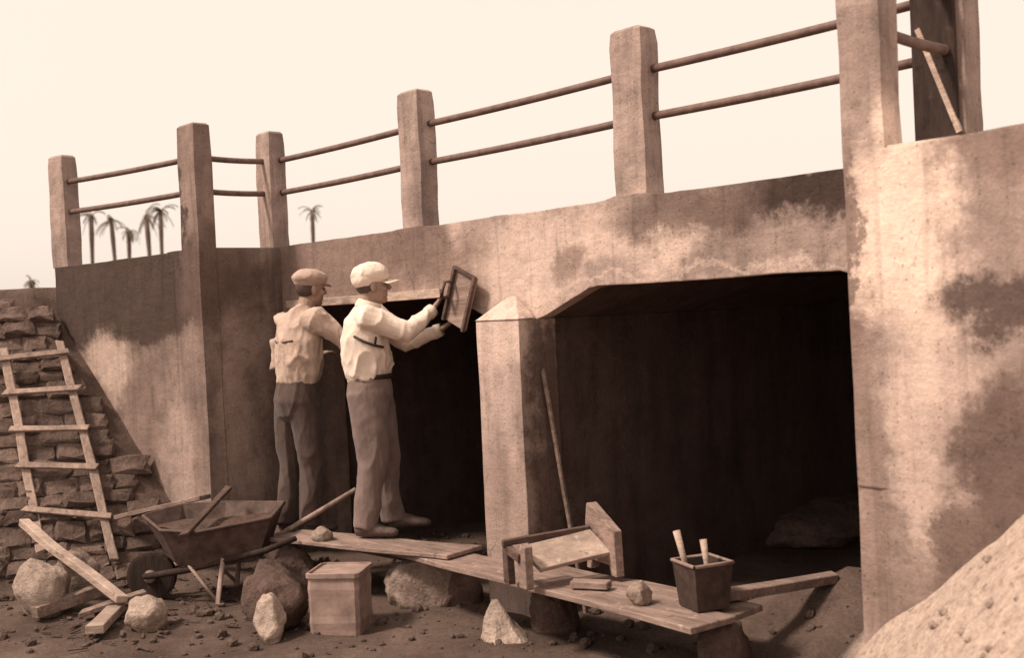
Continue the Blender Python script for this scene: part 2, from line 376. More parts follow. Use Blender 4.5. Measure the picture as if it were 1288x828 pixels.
# ------------------------------------------------------------------ the bridge
bridge = empty('concrete_bridge', (-4.9, 4.45, 0), 'half plastered concrete bridge with two dark openings and a pipe railing', 'bridge')
BB = bridge.location
def wob(v, a):
    return v + Vector((noise.noise(v*3.1), noise.noise(v*3.1+Vector((9,2,5))), noise.noise(v*3.1+Vector((1,7,3)))))*a \
             + Vector((noise.noise(v*14), noise.noise(v*14+Vector((9,2,5))), noise.noise(v*14+Vector((1,7,3)))))*a*.35
def slab(name, org, ex, ey, ls, ws, zb, zt, mt, amp=.006, n=None, nz=14, parent=None):
    """upright wall: runs ls along ex, ws along ey; zb, zt may be functions of the distance along it"""
    org = Vector(org); n = n or max(2, int(ls/.09)); rings = []
    fb = zb if callable(zb) else (lambda s: zb); ft = zt if callable(zt) else (lambda s: zt)
    for i in range(n+1):
        s = ls*i/n; b, t_ = fb(s), ft(s); o = org + ex*s; ring = []
        for k in range(nz+1): ring.append(o + Vector((0,0,b+(t_-b)*k/nz)))
        for k in range(1, 4): ring.append(o + ey*ws*k/3 + Vector((0,0,t_)))
        for k in range(1, nz+1): ring.append(o + ey*ws + Vector((0,0,t_+(b-t_)*k/nz)))
        for k in range(1, 3): ring.append(o + ey*ws*(1-k/3) + Vector((0,0,b)))
        rings.append([wob(v, amp) for v in ring])
    return MB().loft(rings).build(name, mt, parent or bridge, base=BB)
EX, EY = Vector((1,0,0)), Vector((0,1,0))
def fas_bot(s):
    x = JL + s
    z = ZG
    for xe, sg in ((PX0, -1), (PX1, 1), (JR, -1), (JL, 1)):
        d = (x-xe)*sg
        if -.001 <= d < .42: z = min(z, ZG - .165*(1-d/.42))
    if PX0 < x < PX1: z = ZG - .165
    return z
def fas_top(s):
    x = JL + s; z = ZP
    for xp, hgt in ((X1, .008), (X2, .02)):
        d = abs(x-xp)-.1
        if d < .16: z = max(z, ZP + hgt*(1-max(0, d)/.16)**2)
    return z
slab('fascia_beam', (JL, YF, 0), EX, EY, JR-JL, .09, fas_bot, fas_top, m_fascia, .007, n=70)
# deck slab behind it
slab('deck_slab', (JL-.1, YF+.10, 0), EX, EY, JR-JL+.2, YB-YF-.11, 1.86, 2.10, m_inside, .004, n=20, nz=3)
# pale shuttering strip left nailed along the foot of the fascia
MB().ebox((JL+.1, YF-.012, 1.838), (-5.56, YF-.012, 1.842), .03, .055, n=14, j=.006).build('shutter_strip', m_wood_pale, bridge, base=BB, bevel=.003)
# pier: wall running under the deck with a pointed cap on its nose
def pier_mesh(PY, YB, i_=0):
    b = MB(); rings = []
    zs = [i*.1 for i in range(-2, 17)] + [1.665]
    for z in zs:
        pts = []
        for k in range(5): pts.append(Vector((PX0+i_+(PX1-PX0-2*i_)*k/4, PY, z)))
        for k in range(1, 13): pts.append(Vector((PX1-i_, PY+(YB-PY)*(k/12)**1.6, z)))
        for k in range(1, 5): pts.append(Vector((PX1-i_+(PX0-PX1+2*i_)*k/4, YB, z)))
        for k in range(1, 12): pts.append(Vector((PX0+i_, YB+(PY-YB)*(1-(1-k/12)**1.6), z)))
        rings.append([wob(p, .005) for p in pts])
    return b.loft(rings)
pier_mesh(PY, YF+.13).build('pier_nose', m_pier, bridge, base=BB)
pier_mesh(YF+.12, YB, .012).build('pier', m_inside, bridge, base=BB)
cx = (PX0+PX1)/2
MB().add([wob(Vector(v), .004) for v in ((PX0-.004, PY-.006, 1.667), (PX1+.004, PY-.006, 1.667), (PX1+.004, YF-.02, 1.667), (PX0-.004, YF-.02, 1.667), (cx-.03, YF-.03, 1.80), (cx+.03, YF-.03, 1.80))],
         [(0,1,2,3), (0,1,5,4), (1,2,5), (2,3,4,5), (3,0,4)]).build('pier_cap', m_pier, bridge, base=BB)
# soffit haunches run back under the deck
for xe, sg in ((PX0, -1), (PX1, 1), (JR, -1), (JL, 1)):
    pr = [Vector((xe, 0, ZG-.16)), Vector((xe+sg*.42, 0, ZG+.03)), Vector((xe, 0, ZG+.03))]
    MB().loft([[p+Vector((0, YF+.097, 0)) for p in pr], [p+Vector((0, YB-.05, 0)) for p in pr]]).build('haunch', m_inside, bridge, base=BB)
# abutments: block with a front corner and an inner face, then a splayed wing wall
slab('abutment', (JL-.5, YC, 0), EX, EY, .5, 1.15, -.2, ZP-.005, m_abut_l, .007, n=6, nz=24)
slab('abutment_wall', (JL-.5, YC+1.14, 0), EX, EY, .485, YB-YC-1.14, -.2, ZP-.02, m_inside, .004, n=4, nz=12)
slab('wing_wall', LB+Vector((.06, .0, 0))+LS*.0, LS, -LN, 1.56, .26, -.2, lambda s: ZP-.012-.01*s, m_abut_l, .008, nz=26)
slab('abutment', (JR, YC, 0), EX, EY, .45, 1.0, -.2, ZP-.02, m_abut_r, .005, n=6, nz=24)
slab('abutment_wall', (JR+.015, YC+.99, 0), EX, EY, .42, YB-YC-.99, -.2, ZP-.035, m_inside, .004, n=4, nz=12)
slab('wing_wall', RB+Vector((.10, -.002, 0)), RS, -RN, 2.6, .26, -.2, lambda s: ZP-.03, m_abut_r, .006, nz=26)
# posts
def post(c, wd, dp, rot=0, mt=None, zb=ZP-.03, zt=ZT, streak=None):
    ex = Vector((math.cos(rot), math.sin(rot), 0)); ey = Vector((-math.sin(rot), math.cos(rot), 0))
    rings = []
    for i in range(13):
        z = zb + (zt-zb)*i/12; s_ = 1.0 if i < 12 else .93
        rings.append([wob(Vector((c[0], c[1], z)) + ex*a*wd/2*s_ + ey*b_*dp/2*s_, .009) for a, b_ in ((-1,-1),(0,-1),(1,-1),(1,0),(1,1),(0,1),(-1,1),(-1,0))])
    rings.append([wob(Vector((c[0], c[1], zt+.015)) + ex*a*wd/2*.75 + ey*b_*dp/2*.75, .004) for a, b_ in ((-1,-1),(0,-1),(1,-1),(1,0),(1,1),(0,1),(-1,1),(-1,0))])
    return MB().loft(rings).build('railing_post', mt or m_post, bridge, base=BB)
PD = .13
for x in (X0, X1, X2, X3): post((x, YF+PD/2+.012), .21, PD)
post((JL-.125, YC+.062),   .258, PD, mt=m_abut_l, zb=-.1)
wing_end = LO + LS*1.62
post((wing_end.x, wing_end.y+.1), .21, PD, .174)
rc = (JR+.086, YC+.052)
post(rc, .17, .12, mt=m_abut_r, zb=1.0)
# pipe rails
def rail(p, q, z, sag=.006):
    p = Vector((*p, z)); q = Vector((*q, z)); pts = [p.lerp(q, i/8) + Vector((0, 0, -sag*math.sin(math.pi*i/8))) for i in range(9)]
    MB().tube(pts, .021, 10).build('pipe_rail', m_rail, bridge, True, base=BB)
yr = YF+.1
for z in (ZU, ZL):
    for a, b_ in ((X0, X1), (X1, X2), (X2, X3)): rail((a+.09, yr), (b_-.09, yr), z)
    rail((X0, YC+.15), (X0, YF+.03), z); rail((X0-.1, YC+.1), (wing_end.x+.08, wing_end.y+.1), z)
    rail((JR+.11, YC+.15), (X3+.04, YF+.03), z)
# slanting batten nailed to the last post
MB().ebox((-2.375, YF-.018, 2.78), (-2.215, YF-.018, 2.34), .022, .016, up=(0,1,0)).build('slanting_batten', m_wood_pale, bridge, base=BB)
MB().box((-2.315, YF-.008, 2.68), (.185, .02, .80)).build('dark_board', m_black, bridge, base=BB, bevel=.003)  # dark board laid over the face of the last post

# ------------------------------------------------------------------ stone pitched slope beside the wing wall
slope = empty('stone_slope', (-8.5, 3.2, 0), 'rough stone pitching on the bank below the ladder', 'stone slope')
gh = (LS*1.02 - LN*.72); tang = math.sqrt(1.02**2+.72**2); uh = gh.normalized()     # uphill, horizontal
up3 = Vector((uh.x, uh.y, tang)).normalized(); ct = Vector((-uh.y, uh.x, 0)); ct = ct if ct.dot(LN) > 0 else -ct
nrm = ct.cross(up3); nrm = nrm if nrm.z > 0 else -nrm
def slope_pt(x, y): return Vector((x, y, zl_plane(x, y)))
O = slope_pt(LO.x-.02, LO.y); 
toe = O - up3*(O.z/up3.z)
proto = []
for k in range(6):
    b = MB(); rr = random.Random(k)
    def ringat(z, sc): return [Vector((sc*(a+rr.uniform(-.13,.10)), sc*(c+rr.uniform(-.13,.10)), z+rr.uniform(-.14,.14))) for a, c in ((-.5,-.5),(0,-.52),(.5,-.5),(.52,0),(.5,.5),(0,.52),(-.5,.5),(-.52,0))]
    b.loft([ringat(-.5, 1), ringat(.15, 1), ringat(.42, .8)]); 
    me = b.mesh('stone'); me.materials.append(m_stone)
    proto.append(me)
cnt = 0; v = -.02; row = 0
while v < 2.9:
    h = random.uniform(.10, .17); u = -.9 + random.uniform(-.1, .1)
    while u < 2.6:
        wd = random.uniform(.12, .30); c = toe + up3*(v+h/2) + ct*(u+wd/2)
        d = c - LO; s_, n_ = d.dot(LS), d.dot(LN)
        if n_ > .07 + (wd*.32) and s_ > -.6 and s_ < 2.9 and c.z > .0 and c.z < 2.02 and cnt < 295:
            o = bpy.data.objects.new('stone', proto[random.randrange(6)]); link(o, slope); cnt += 1
            R3 = Matrix((ct, up3, nrm)).transposed().to_4x4()
            th = .10
            o.matrix_basis = Matrix.Translation(c - slope.location + nrm*random.uniform(-.05, .0)) @ R3 @ Matrix.Rotation(random.uniform(-.09,.09), 4, 'Z') @ Matrix.Rotation(random.uniform(-.1,.1), 4, 'X') @ Matrix.Diagonal((wd*.97, h*.97, th, 1))
        u += wd
    v += h

# ------------------------------------------------------------------ rocks
def rock(name, c, r, mt, label, seed, group=None, sub=4, sharp=.35, cat='rock', rot=0, parent=None):
    bm = bmesh.new(); bmesh.ops.create_icosphere(bm, subdivisions=sub, radius=1)
    rr = random.Random(seed); pl = [(Vector((rr.gauss(0,1), rr.gauss(0,1), rr.gauss(0,1))).normalized(), rr.uniform(.55, .95)) for _ in range(11)]
    off = Vector((seed*3.7, seed*1.3, seed*2.1)); mz = 9
    for v in bm.verts:
        p = v.co.copy()
        for n_, d_ in pl:
            k = p.dot(n_) - d_
            if k > 0: p -= n_*k*.8
        p *= 1 + sharp*.35*noise.noise(p*1.6+off) + .09*noise.noise(p*3.6+off) + .05*noise.noise(p*8+off) + .025*noise.noise(p*17+off)
        v.co = Vector((p.x*r[0], p.y*r[1], p.z*r[2])); mz = min(mz, v.co.z)
    for v in bm.verts: v.co.z = max(v.co.z*1.13 - mz*1.13*.62, -.03)
    me = bpy.data.meshes.new(name); bm.to_mesh(me); bm.free(); me.materials.append(mt)
    for p in me.polygons: p.use_smooth = True
    o = bpy.data.objects.new(name, me); link(o, parent); o.location = c; o.rotation_euler.z = rot
    if label: tag(o, label, cat, group)
    return o
rock('boulder', (-5.42, 4.12, 0), (.25, .17, .175), m_rock, 'big pale boulder propping up the scaffold planks', 3, rot=.75)
rock('rock', (-5.70, 4.02, .2), (.12, .09, .05), m_rock, None, 5) if False else None
rock('rock', (-5.74, 3.30, 0), (.23, .20, .23), m_rock_dark, 'tall brownish rock beside the square tin can', 8)
rock('rock', (-5.54, 3.14, .0), (.10, .09, .14), m_rock_pale, 'small whitish rock leaning on the brownish rock', 12)
rock('rock', (-6.28, 3.74, 0), (.15, .14, .19), m_rock_dark, 'dark upright rock under the end of the plank', 15)
rock('rock', (-6.02, 3.80, .38), (.08, .06, .05), m_rock_pale, 'pale lump of stone lying on the plank end', 17)
def wedge_stone(c, label):
    b = MB(); rings = []
    for i in range(12):
        t_ = i/11; k = (1-t_*.90)
        rings.append([Vector(((-.07*t_ + .14*k*math.cos(a)) , .03*t_ + .10*k*math.sin(a), .215*t_))*(1+.5*(1-t_*.7)*noise.noise(Vector((math.cos(a)*1.2, math.sin(a)*1.2, t_*1.2))) + .05*(1-t_)*noise.noise(Vector((math.cos(a)*3.2, math.sin(a)*3.2, t_*7)))) for a in [2*math.pi*q_/15+.2*math.sin(q_*2) for q_ in range(15)]])
    b.loft(rings); o = b.build('rock', m_rock_pale, None); o.location = c; o.rotation_euler.z = .6
    return tag(o, label, 'rock')
wedge_stone((-4.50, 3.93, 0), 'pointed pale stone standing on its base before the long plank')
rock('rock', (-7.15, 2.52, 0), (.19, .17, .23), m_rock_pale, 'large light boulder beside the crossed poles', 31)
rock('rock', (-7.36, 2.80, 0), (.19, .17, .18), m_rock, 'rounded grey boulder at the foot of the ladder', 37)
rock('rock', (-6.30, 2.78, 0), (.13, .12, .12), m_rock_pale, 'squat whitish rock beyond the end of the crossed poles', 41)
rock('rock', (-4.65, 7.2, 0), (.5, .7, .15), m_rock_dark, 'dark rock heap inside the right opening', 47)
# small loose stones scattered over the bed
protos = []
for k in range(5):
    o = rock('pebble', (0,0,0), (.035, .03, .022), m_rock, None, 60+k, sub=1)
    protos.append(o.data); bpy.data.objects.remove(o)
rr = random.Random(5); pv = MB(); mound = MB()
for k in range(1500):
    x = rr.uniform(-8.2, -2.45); y = rr.uniform(2.0, 5.6); me = protos[rr.randrange(5)]
    s_ = rr.choice((.25, .3, .35, .4, .5, .6, .8, 1.3)); z = ground_z(x, y); a = rr.uniform(0, 6.3)
    if PX0-.05 < x < PX1+.05 and y > PY-.05: continue
    if (x < JL+.1 or x > JR-.1) and y > YC-.5 - max(0, x-JR)*.2: continue
    pv.add([Vector((x, y, z-.004)) + Matrix.Rotation(a, 3, 'Z') @ (v.co*s_) for v in me.vertices], [tuple(p.vertices) for p in me.polygons])
for k in range(170):
    x = rr.uniform(-2.3, -1.0); y = rr.uniform(2.5, 3.75); me = protos[rr.randrange(5)]
    s_ = rr.choice((.25, .3, .4, .5, .7)); a = rr.uniform(0, 6.3)
    if (Vector((x, y, 0))-RB).dot(RN) < .05: continue
    mound.add([Vector((x, y, ground_z(x, y)-.006)) + Matrix.Rotation(a, 3, 'Z') @ (v.co*s_) for v in me.vertices], [tuple(p.vertices) for p in me.polygons])
tag(mound.build('mound_pebbles', m_rock_pale, None), 'pale pebbles sunk in the light earth mound', 'gravel', kind='stuff')
for k in range(160):
    x = rr.uniform(-7.7, -5.9); y = rr.uniform(2.3, 3.9); a = rr.uniform(0, 6.3); z = ground_z(x, y)
    d = Vector((math.cos(a), math.sin(a), rr.uniform(-.15, .25)))*rr.uniform(.03, .10)
    pv.ebox(Vector((x, y, z+.012)) - d*.5, Vector((x, y, z+.012)) + d*.5, rr.uniform(.008, .022), .006)
tag(pv.build('loose_gravel', m_stone, None), 'loose small stones and wood chips strewn over the ditch bed', 'gravel', kind='stuff')

# ------------------------------------------------------------------ planks and timber
def board(name, p, q, wd, th, mt, label, cat='plank', n=10, j=.008, group=None, up=(0,0,1)):
    b = MB().ebox(p, q, wd, th, up=up, n=n, j=j); o = b.build(name, mt, None, bevel=.004, base=p); o.location = p
    return tag(o, label, cat, group)
board('plank', (-5.78, 4.12, .337), (-3.14, 3.90, .330), .27, .030, m_wood, 'long scaffold plank carrying the wooden stand and the pail')
board('plank', (-6.42, 3.78, .366), (-5.05, 4.13, .369), .29, .026, m_wood, 'upper scaffold plank under the feet of the man in the white cap')
board('plank', (-7.15, 4.08, .285), (-5.15, 4.20, .29), .24, .04, m_wood_dark, 'dark plank under the feet of the man in the tan cap')
board('plank', (-4.62, 4.20, .315), (-3.15, 4.18, .315), .26, .03, m_wood, 'shorter plank lying behind the long scaffold plank')
for k, (x, y, s_, h_, lb) in enumerate(((-7.0, 4.08, .12, .155, 'flat stone under the dark plank beside the wheelbarrow'), (-3.22, 4.06, .14, .185, 'dark stone under the far end of the long plank'), (-4.45, 4.24, .15, .16, 'dark stone under the shorter plank'), (-5.25, 4.25, .12, .15, 'dark stone under the dark plank near the pier'))):
    rock('rock', (x, y, 0), (s_, s_, h_), m_rock_dark, lb, 80+k)
board('timber_beam', (-3.34, 4.12, .371), (-3.17, 4.90, .345), .085, .045, m_wood, 'squared timber lying from the plank end onto the earth heap', 'timber', n=8, j=.004)
board('pole', (-4.565, 4.57, .0), (-4.695, 4.445, 1.38), .022, .022, m_wood, 'thin pole leaning on the pier inside the opening', 'pole', up=(0,1,0))
board('pole', (-7.72, 2.62, .50), (-6.62, 2.79, .12), .06, .05, m_wood_pale, 'long pale pole slanting down in front of the ladder', 'pole', j=.015)
board('plank', (-6.72, 2.80, .06), (-6.28, 2.48, .08), .10, .05, m_wood_pale, 'short pale board beneath the slanting pole', j=.008)
board('pole', (-6.98, 2.40, .07), (-7.02, 2.86, .12), .07, .07, m_wood, 'round brown log among the boulders', 'log', j=.012)
board('plank', (-6.80, 2.62, .05), (-6.66, 2.95, .13), .09, .03, m_wood, 'split board end beside the slanting pole', j=.01)

# ------------------------------------------------------------------ ladder
lad = empty('wooden_ladder', (-7.9, 3.2, .05), 'rough wooden ladder lying on the stone slope', 'ladder')
lb = lad.location
def lp(a, b_): return Vector(a).lerp(Vector(b_), .5)
rb, rt = Vector((-7.81, 3.25, .05)), Vector((-9.02, 3.42, 1.56))
lbm, ltp = Vector((-8.14, 2.88, .12)), Vector((-9.12, 3.04, 1.50))
off = nrm*.05 + Vector((0,0,.06))
for a, b_ in ((rb+off, rt+off), (lbm+off, ltp+off)):
    MB().ebox(a, b_, .06, .045, up=nrm, n=12, j=.014).build('rail', m_ladder, lad, base=lb, bevel=.006)
for t_ in (.17, .38, .56, .75, .93):
    a = rb.lerp(rt, t_) + (off + nrm*.038); b_ = lbm.lerp(ltp, t_+.015) + (off + nrm*.038); d = (a-b_).normalized()
    MB().ebox(a+d*.05, b_-d*.06, .045, .022, up=nrm, n=5, j=.006).build('rung', m_ladder, lad, base=lb, bevel=.003)

# ------------------------------------------------------------------ wheelbarrow
Rh = Vector((r0.x, r0.y, 0)).normalized(); Fh = Vector((Fw.x, Fw.y, 0)).normalized()
bar = empty('wheelbarrow', (-6.74, 3.40, 0), 'rusty sheet metal wheelbarrow standing on its legs', 'wheelbarrow')
bl_ = bar.location
def bp(l, d, z): return bl_ + Rh*l + Fh*d + Vector((0,0,z))
rim = [(-.40, .04, .53), (-.20, -.26, .485), (.03, -.33, .475), (.46, -.22, .52), (.46, .22, .545), (.06, .34, .545), (-.22, .28, .55)]
flo = [(-.24, .0, .27), (-.13, -.18, .25), (.04, -.22, .24), (.36, -.16, .26), (.36, .16, .26), (.04, .20, .25), (-.13, .17, .25)]
outer = [bp(*p) for p in rim]; innr = [bp(p[0]*.965, p[1]*.965, p[2]+.001) for p in rim]
fo = [bp(*p) for p in flo]; fi = [bp(p[0]*.95, p[1]*.95, p[2]+.02) for p in flo]
MB().loft([fo, outer, innr, fi]).build('tray', m_iron, bar, base=bl_)
MB().tube(outer+[outer[0]], .011, 8, caps=False).build('rim_rod', m_iron, bar, True, base=bl_)
MB().add([bp(p[0]*.86, p[1]*.86, .465 + .03*math.sin(i*2.1)) for i, p in enumerate(rim)] + [bp(.05, 0, .50)], [(i, (i+1) % 7, 7) for i in range(7)]).build('mortar_load', m_mortar, bar, base=bl_)
for sg in (-1, 1):
    MB().tube([bp(-.38, sg*.06, .165), bp(-.1, sg*.17, .215), bp(.42, sg*.26, .33), bp(.62 if sg < 0 else .92, sg*.27, .40 if sg < 0 else .60)], [.02, .022, .02, .016], 8).build('handle', m_black if sg < 0 else m_ladder, bar, True, base=bl_)
    MB().tube([bp(.16, sg*.22, .29), bp(.12, sg*.25, .02), bp(.16, sg*.26, .012)], .016, 8).build('leg', m_tin, bar, True, base=bl_)
    MB().tube([bp(-.06, sg*.19, .25), bp(.12, sg*.25, .03)], .011, 8).build('leg_brace', m_tin, bar, True, base=bl_)
wc = bp(-.35, 0, .155); ax = Fh*.7+Rh*.0
wh = MB().tube([wc - Fh*.03, wc - Fh*.026, wc + Fh*.026, wc + Fh*.03], [.135, .152, .152, .135], 24).build('wheel', m_black, bar, base=bl_)
MB().tube([wc - Fh*.075, wc - Fh*.032], [.028, .045], 12).build('hub', m_tin, wh, True, base=bl_)
board('pole', tuple(bp(-.02, -.40, .475)), tuple(bp(.11, .22, .66)), .05, .025, m_wood_dark, 'dark stick lying across the wheelbarrow tray', 'stick', j=.003)
board('plank', (-7.93, 3.36, .40), tuple(bp(-.08, .36, .585)), .12, .03, m_wood, 'grey board resting on the stone slope and the wheelbarrow rim', j=.004)

# ------------------------------------------------------------------ square tin can
can = empty('tin_can', (-5.42, 3.52, 0), 'tall square tin can standing in front of the planks', 'can')
cm = Matrix.Rotation(math.radians(48-9), 3, 'Z'); cl = can.location
def cp(x, y, z): return cl + cm @ Vector((x, y, z))
W2 = .14
def sq(s_, z, r_=.02):
    o = []
    for a, b_ in ((-1,-1),(1,-1),(1,1),(-1,1)):
        o += [cp(a*s_ - (a*r_ if k == (0 if a*b_ > 0 else 1) else 0), b_*s_ - (b_*r_ if k == (1 if a*b_ > 0 else 0) else 0), z) for k in (1, 0)]
    return o
MB().loft([[wob(v_, .006) for v_ in sq(W2 + (.003 if k_ in (2, 7) else 0), .325*k_/9)] for k_ in range(10)]).build('body', m_tin, can, base=cl)
MB().loft([sq(W2+.010, .318), sq(W2+.010, .342), sq(W2-.002, .344), sq(W2-.004, .332)]).build('lid', m_tin, can, base=cl)

# ------------------------------------------------------------------ wooden stand on the plank
st = empty('wooden_stand', (-4.20, 4.04, .357), 'rough wooden stand with a pointed end board on the planks', 'stand')
sb = st.location; sl = Rh*.88 + Fh*.42; sl.normalize(); sdp = Vector((-sl.y, sl.x, 0))
def sp_(l, d, z): return sb + sl*l + sdp*d + Vector((0,0,z))
def panel(l, pts, th): return MB().loft([[sp_(l-th/2, d, z) for d, z in pts], [sp_(l+th/2, d, z) for d, z in pts]])
panel(-.24, [(-.13, .0), (-.05, .0), (-.04, .20), (-.08, .22), (-.13, .21)], .045).build('end_board', m_wood, st, base=sb, bevel=.004)
panel(.25, [(-.16, .0), (-.11, .0), (-.09, .05), (.08, .05), (.10, .0), (.14, .0), (.14, .24), (.12, .34), (.09, .345), (-.15, .23)], .05).build('end_board', m_wood, st, base=sb, bevel=.004)
MB().ebox(sp_(-.215, -.05, .13), sp_(.222, -.03, .16), .17, .028, up=tuple(Vector((0,0,1))*.8 - sdp*.6), n=6, j=.006).build('seat_board', m_wood_pale, st, base=sb, bevel=.003)
MB().ebox(sp_(-.29, .06, .205), sp_(.222, .08, .215), .035, .03, n=4, j=.003).build('back_rail', m_wood_dark, st, base=sb, bevel=.003)
panel(-.26, [(.03, .0), (.09, .0), (.09, .19), (.04, .19)], .04).build('leg', m_wood_dark, st, base=sb, bevel=.003)
MB().ebox(sp_(-.26, -.08, .15), sp_(-.26, .05, .17), .03, .04).build('cross_piece', m_wood_dark, st, base=sb)
board('block', (-4.03, 3.94, .375), (-3.86, 4.02, .375), .07, .035, m_wood, 'small wood offcut lying beside the pointed stand', 'offcut', n=2, j=.002)
rock('rock', (-3.58, 3.93, .355), (.075, .06, .055), m_rock, 'lump of dried mortar beside the pail', 101)

# ------------------------------------------------------------------ square pail with two tool handles
pail = empty('square_pail', (-3.31, 4.06, .352), 'dark square metal pail standing on the plank', 'pail')
pb = pail.location; pm = Matrix.Rotation(math.radians(48+22), 3, 'Z')
def pp(x, y, z): return pb + pm @ Vector((x, y, z))
def psq(s_, z): return [pp(a*s_, b_*s_, z) for a, b_ in ((-1,-1),(1,-1),(1,1),(-1,1))]
MB().loft([psq(.080, 0), psq(.098, .20), psq(.091, .202), psq(.073, .02)]).build('bucket', m_pail, pail, base=pb)
MB().tube(psq(.098, .203)+[psq(.098, .203)[0]], .009, 8, caps=False).build('rim', m_tin, pail, True, base=pb)
for k, (x, y, h_, lean, lb2) in enumerate(((-.05, .04, .34, -.04, 'taller pale tool handle standing in the pail'), (.01, -.02, .30, .0, 'shorter pale tool handle standing in the pail'))):
    o = MB().tube([pp(x, y, .03), pp(x+lean*.4, y, .2), pp(x+lean, y+.02, h_)], [.011, .013, .017], 10).build('tool_handle', m_wood_pale, None, True)
    tag(o, lb2, 'tool')

# ------------------------------------------------------------------ people
def union(parts, voxel, it=3, fac=.5):
    me = parts.mesh('tmp'); o = bpy.data.objects.new('tmp', me); COL.objects.link(o)
    m = o.modifiers.new('r', 'REMESH'); m.mode = 'VOXEL'; m.voxel_size = voxel
    s_ = o.modifiers.new('s', 'SMOOTH'); s_.iterations = it; s_.factor = fac
    dg = bpy.context.evaluated_depsgraph_get(); out = bpy.data.meshes.new_from_object(o.evaluated_get(dg))
    bpy.data.objects.remove(o); return out
def folds(me, amp, scale, zs=1., seed=0., fn=None):
    me.update(); ns = [v.normal.copy() for v in me.vertices]
    for v, n_ in zip(me.vertices, ns):
        p = Vector((v.co.x*scale, v.co.y*scale, v.co.z*scale*zs)) + Vector((seed, seed*2, seed*3))
        a = (1-min(1, abs(noise.noise(p))*2.2))**2*1.6 + .5*(1-min(1, abs(noise.noise(p*1.9))*2.2))**2
        k = fn(v.co) if fn else 1
        v.co += n_*amp*(a-.6)*k
def finish(me, name, mt, parent, base):
    me.name = name; me.transform(Matrix.Translation(-Vector(base)))
    for p in me.polygons: p.use_smooth = True
    me.materials.clear(); me.materials.append(mt)
    return link(bpy.data.objects.new(name, me), parent)
def head(b, c, f, up=Vector((0,0,1)), s=1.0):
    """head centred at c looking along f"""
    l = up.cross(f).normalized(); f = l.cross(up).normalized(); m = Matrix((f, l, up)).transposed()
    q = lambda x, y, z: c + m @ Vector((x, y, z))*s
    b.ball(q(-.008, 0, .025), (.096*s, .075*s, .098*s), m)
    b.ball(q(.022, 0, -.045), (.066*s, .056*s, .072*s), m)
    b.ball(q(.058, 0, -.088), (.028*s, .028*s, .024*s), m)           # chin
    b.tube([q(.075, 0, .028), q(.098, 0, -.004), q(.110, 0, -.022)], [(.010*s,)*2, (.012*s,)*2, (.015*s,)*2], 8)   # nose
    b.ball(q(.102, 0, -.024), (.013*s, .017*s, .010*s), m, 8, 6)
    b.ball(q(.079, 0, -.056), (.012*s, .024*s, .010*s), m, 10, 6)    # lips
    for sg in (-1, 1):
        b.ball(q(.076, sg*.03, .030), (.014*s, .024*s, .010*s), m, 10, 6)     # brow
        b.ball(q(.060, sg*.045, -.02), (.022*s, .018*s, .020*s), m, 10, 6)    # cheek
        b.ball(q(-.010, sg*.077, -.008), (.020*s, .010*s, .032*s), m, 10, 8)  # ear
    return q, m
def hand(b, wr, tip_dir, palm_n, curl, s=1.0, thumb=1):
    """palm and five fingers, rooted at the wrist"""
    t = tip_dir.normalized(); n_ = (palm_n - t*palm_n.dot(t)).normalized(); sd_ = t.cross(n_)
    b.tube([wr - t*.03, wr + t*.01, wr + t*.05*s, wr + t*.09*s], [(.026, .021), (.028, .018), (.041*s, .016*s), (.040*s, .014*s)], 12, up=tuple(n_))
    for k, (o_, ln) in enumerate(((-.031, .062), (-.011, .074), (.011, .079), (.031, .070))):
        p = wr + t*.085*s + sd_*o_*s; d = t.copy(); pts = [p - t*.02]; pts.append(p)
        for j in range(3):
            d = (Matrix.Rotation(curl*(.7+.2*j)*(1+.06*k), 3, sd_) @ d); p = p + d*ln*s*(.42, .33, .25)[j]; pts.append(p)
        b.tube(pts, [.0095*s, .0095*s, .009*s, .0085*s, .007*s], 8)
    p = wr + t*.028*s - sd_*.03*s*thumb; d = (t*.75 - sd_*.75*thumb - n_*.2).normalized()
    b.tube([p, p + d*.03*s, p + d*.03*s + (d+t*.6).normalized()*.03*s, p + d*.03*s + (d+t*1.2).normalized()*.055*s], [.014*s, .012*s, .0105*s, .008*s], 8)

def person(base, label, J, P):
    o = empty('person', base, label, 'person'); B = o.location
    w_ = lambda a, b_, z: B + Rh*a + Fh*b_ + Vector((0, 0, z))
    return o, w_

# ---- man in the white cap: profile to the right, arms raised to the wall
p2, w2 = person((-5.90, 4.12, .383), 'man in white cap and shirt holding a plastering board to the wall', 0, 0)
B2 = p2.location
fd = (Rh*.93 + Fh*.30).normalized()
b = MB(); hc = w2(.045, 0, 1.525)
q2, hm2 = head(b, hc, fd, Vector((0,0,1)) + fd*-.05)
b.tube([w2(-.02, 0, 1.30), w2(.0, 0, 1.40), w2(.02, 0, 1.47)], [.075, .06, .058], 12)
